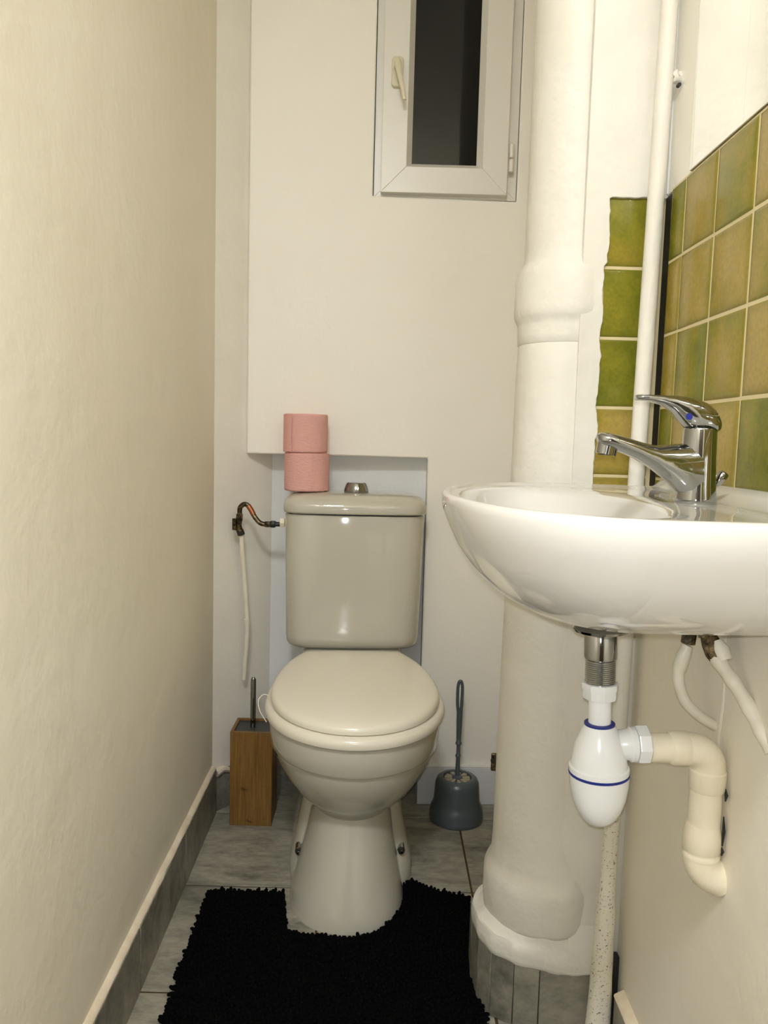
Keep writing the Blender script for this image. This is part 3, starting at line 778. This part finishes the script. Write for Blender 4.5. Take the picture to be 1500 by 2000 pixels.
# ------------------------------------------------------------------ bottle trap
BT = empty('bottle_trap', (.2670, .885, .537), ry=-.040, label='white plastic bottle trap with two blue seals under the basin', cat='drain trap')
def L(prof, n=36, off=(0, 0)): return lathe(prof, (off[0], off[1], 0), n)
obj('waste_flange', L([(.2350, .020), (.2365, .031), (.240, .0335), (.2435, .030), (.249, .022)]), CHROME, BT, local=True)
obj('tailpiece', L([(.2035, .0178), (.2045, .0188), (.236, .0188), (.237, .0180)]), CHROME, BT, local=True, smooth=40)
th = [(.160, .0155)]
z = .163
while z < .203:
    th += [(z, .0168), (z+.0008, .0175), (z+.0016, .0168)]; z += .0024
th.append((.2042, .0160))
obj('threaded_tail', L(th), STEEL, BT, local=True, smooth=20)
nut = []
for h, s_ in ((.1555, .94), (.1575, 1), (.166, 1), (.168, 1.05), (.1735, 1.05), (.1745, 1.0)):
    nut.append([((.0193 if k % 4 else .0203)*s_*cos(2*pi*k/32), (.0193 if k % 4 else .0203)*s_*sin(2*pi*k/32), h) for k in range(32)])
obj('top_nut', loft(nut), PVC, BT, local=True, smooth=30)
obj('inlet_tube', L([(.112, .0130), (.157, .0132)]), PVC, BT, local=True)
obj('seal', L([(.1225, .0150), (.1235, .0178), (.1255, .0178), (.1262, .0135)]), BLUE, BT, local=True, smooth=30, label='blue upper seal')
obj('trap_body', L([(.066, .0338), (.067, .0350), (.0725, .0350), (.0745, .0328), (.085, .0315), (.100, .0280), (.112, .0230), (.120, .0192), (.1232, .0172), (.1232, .0135)]), PVC, BT, local=True, smooth=35)
obj('seal', L([(.0632, .0345), (.0640, .0355), (.0662, .0355), (.0670, .0345)]), BLUE, BT, local=True, smooth=30, label='blue lower seal')
obj('trap_cup', L([(0, .001), (.0006, .007), (.004, .0145), (.011, .0212), (.022, .0272), (.035, .0315), (.050, .0340), (.0635, .0350)]), PVC, BT, local=True, smooth=60)
obj('outlet_socket', lathe([(.018, .0165), (.034, .0185), (.036, .0205), (.0415, .0205), (.0425, .0185), (.046, .0180)], (0, 0, .0985), 30, 'x'), PVC, BT, local=True, smooth=40)
nut = []
for h, s_ in ((.0425, .97), (.044, 1), (.0555, 1), (.057, .93), (.057, .8)):
    nut.append([(h, (.0215 if k % 4 else .0228)*s_*cos(2*pi*k/32), .0985+(.0215 if k % 4 else .0228)*s_*sin(2*pi*k/32)) for k in range(32)])
obj('outlet_nut', loft(nut), PVC, BT, local=True, smooth=30)

# painted waste pipe from the trap into the wall
WP = empty('waste_pipe', (.400, .885, .44), label='cream painted waste pipe elbow running from the trap down into the wall', cat='pipe')
zW = .634
obj('pipe', lathe([(0, .0172), (.026, .0172)], (.3215, .885, zW), 28, 'x'), PIPEP, WP)
obj('socket', lathe([(0, .0172), (.002, .0192), (.006, .0202), (.020, .0202), (.022, .0190)], (.3450, .885, zW), 28, 'x'), PIPEP, WP, smooth=40)
ep = [(.365, .885, zW), (.372, .885, zW-.0006)]
for k in range(1, 9):
    a = radians(90*k/8); ep.append((.3720+.022*sin(a), .885, zW-.0006-.022*(1-cos(a))))
ep.append((.394, .885, zW-.030))
obj('elbow', tube(ep, .0195, 26), PIPEP, WP, smooth=60)
obj('socket', lathe([(0, .0190), (.003, .0205), (.018, .0212), (.024, .0212), (.026, .0195)], (.3935, .885, .5840), 28), PIPEP, WP, smooth=40)
obj('pipe', lathe([(0, .0188), (.060, .0183)], (.3930, .885, .5300), 28), PIPEP, WP)
obj('socket', lathe([(0, .0212), (.004, .0218), (.006, .0208), (.009, .0208), (.011, .0222), (.030, .0216), (.042, .0190)], (.3920, .885, .5010), 28), PIPEP, WP, smooth=40)
ep = [(.3920, .885, .504)]
for k in range(1, 9):
    a = radians(80*k/8); ep.append((.3920+.026*(1-cos(a)), .885, .501-.026*sin(a)))
ep.append((.420, .885, .4710))
obj('elbow', tube(ep, .0208, 26), PIPEP, WP, smooth=60)
# dark crack of missing filler where the pipe meets the wall
for z0, z1 in ((.575, .590), (.520, .556), (.508, .518)):
    obj('filler_gap', tube([(.4118, .874, z0), (.4122, .8735, (z0+z1)/2), (.4112, .874, z1)], .0022, 8, [.0008, .0022, .0008]), DARK, WP)

# supply pipes under the basin
sp = empty('supply_pipe', (.372, .92, .66), label='short curved white supply pipe under the basin, nearer the corner', cat='pipe', group='painted supply pipes under the basin')
obj('pipe', tube(spline([(.3735, .918, .7495), (.366, .918, .730), (.3645, .918, .712), (.368, .918, .695), (.376, .920, .679), (.392, .922, .663), (.4065, .924, .653), (.4180, .925, .647)], 6), .0068, 14), PIPEW, sp, smooth=60)
obj('sleeve', tube([(.3735, .918, .749), (.3695, .918, .738), (.3655, .918, .722), (.3648, .918, .716)], .0085, 14, [.0065, .0088, .0088, .0068]), PIPEW, sp, smooth=60)
obj('nut', tube([(.3770, .918, .788), (.3735, .918, .752)], .0085, 6), BRASS, sp, smooth=20)
sp = empty('supply_pipe', (.40, .85, .68), label='straight slanting cream supply pipe under the basin, nearer the camera', cat='pipe', group='painted supply pipes under the basin')
obj('pipe', tube(spline([(.3880, .871, .749), (.396, .857, .734), (.403, .845, .721), (.4125, .825, .698), (.4165, .812, .684), (.4225, .797, .667)], 4), .0082, 14, [.0082+.0006*sin(k*1.3) for k in range(21)]), PIPEW, sp, smooth=60)
obj('nut', tube([(.380, .889, .782), (.3835, .886, .770)], .0110, 6), BRASS, sp, smooth=20)
obj('coupling', tube([(.383, .886, .771), (.386, .880, .762), (.3885, .874, .752), (.390, .870, .747)], .0112, 10, [.009, .0115, .0115, .0095]), BRASS, sp, smooth=30)
obj('paint_drip', tube([(.3885, .876, .766), (.3925, .870, .757), (.3955, .864, .747)], .0098, 12, [.007, .0105, .0085]), PIPEW, sp, smooth=60)

# ------------------------------------------------------------------ bath mat
OUT = [(-.352, 1.583), (-.196, 1.584), (-.180, 1.50), (-.171, 1.452), (-.145, 1.447), (-.10, 1.442), (-.045, 1.437), (.0, 1.452), (.038, 1.487), (.062, 1.54), (.066, 1.60), (.064, 1.650), (.10, 1.630), (.15, 1.600), (.203, 1.586),
       (.206, 1.50), (.200, 1.35), (.191, 1.20), (.185, 1.05), (.18, .98), (-.34, .98), (-.342, 1.10), (-.345, 1.25), (-.350, 1.45)]
MT = empty('bath_mat', (-.07, 1.2, 0), label='black chenille contour mat around the foot of the toilet', cat='bath mat')
obj('backing', extrude(OUT, .0005, .009), MATB, MT)
def inside(x, y):
    c = False; n = len(OUT)
    for i in range(n):
        x1, y1 = OUT[i]; x2, y2 = OUT[i-1]
        if (y1 > y) != (y2 > y) and x < (x2-x1)*(y-y1)/(y2-y1)+x1: c = not c
    return c
def knob(c, d, r, ln, n=6):
    d = Vector(d).normalized(); a = Vector((0, 0, 1)) if abs(d.z) < .8 else Vector((1, 0, 0))
    s = d.cross(a).normalized(); u = s.cross(d)
    rg = []
    for t, q in ((0, .7), (.35, 1.0), (.75, .95), (1.0, .45)):
        p = Vector(c)+d*ln*t; rg.append([tuple(p+s*r*q*cos(2*pi*j/n)+u*r*q*sin(2*pi*j/n)) for j in range(n)])
    return loft(rg)
kn = []
y = .985
while y < 1.65:
    x = -.35
    while x < .205:
        px, py = x+random.uniform(-.003, .003), y+random.uniform(-.003, .003)
        if inside(px, py):
            kn.append(knob((px, py, .006), (random.uniform(-.7, .7), random.uniform(-.7, .7), 1), .0042, random.uniform(.008, .011)))
        x += .0095
    y += .0095
ped = [(-.3, 0)]
for i in range(len(OUT)):
    A, B = Vector(OUT[i-1]), Vector(OUT[i]); dd = B-A; n = max(1, int(dd.length/.0085)); nr = Vector((dd.y, -dd.x)).normalized()
    if inside(*((A+B)/2+nr*.004)): nr = -nr
    notch = 2 <= i <= 10
    for k in range(n):
        p = A+dd*(k/n)
        ln = random.uniform(.003, .006) if notch else random.choice((.005, .007, .009, .013))
        kn.append(knob((p.x, p.y, .006), (nr.x+random.uniform(-.4, .4), nr.y+random.uniform(-.4, .4), random.uniform(-.1, .5)), .0036, ln))
obj('pile', merge(*kn), MATB, MT, smooth=60, kind='stuff')
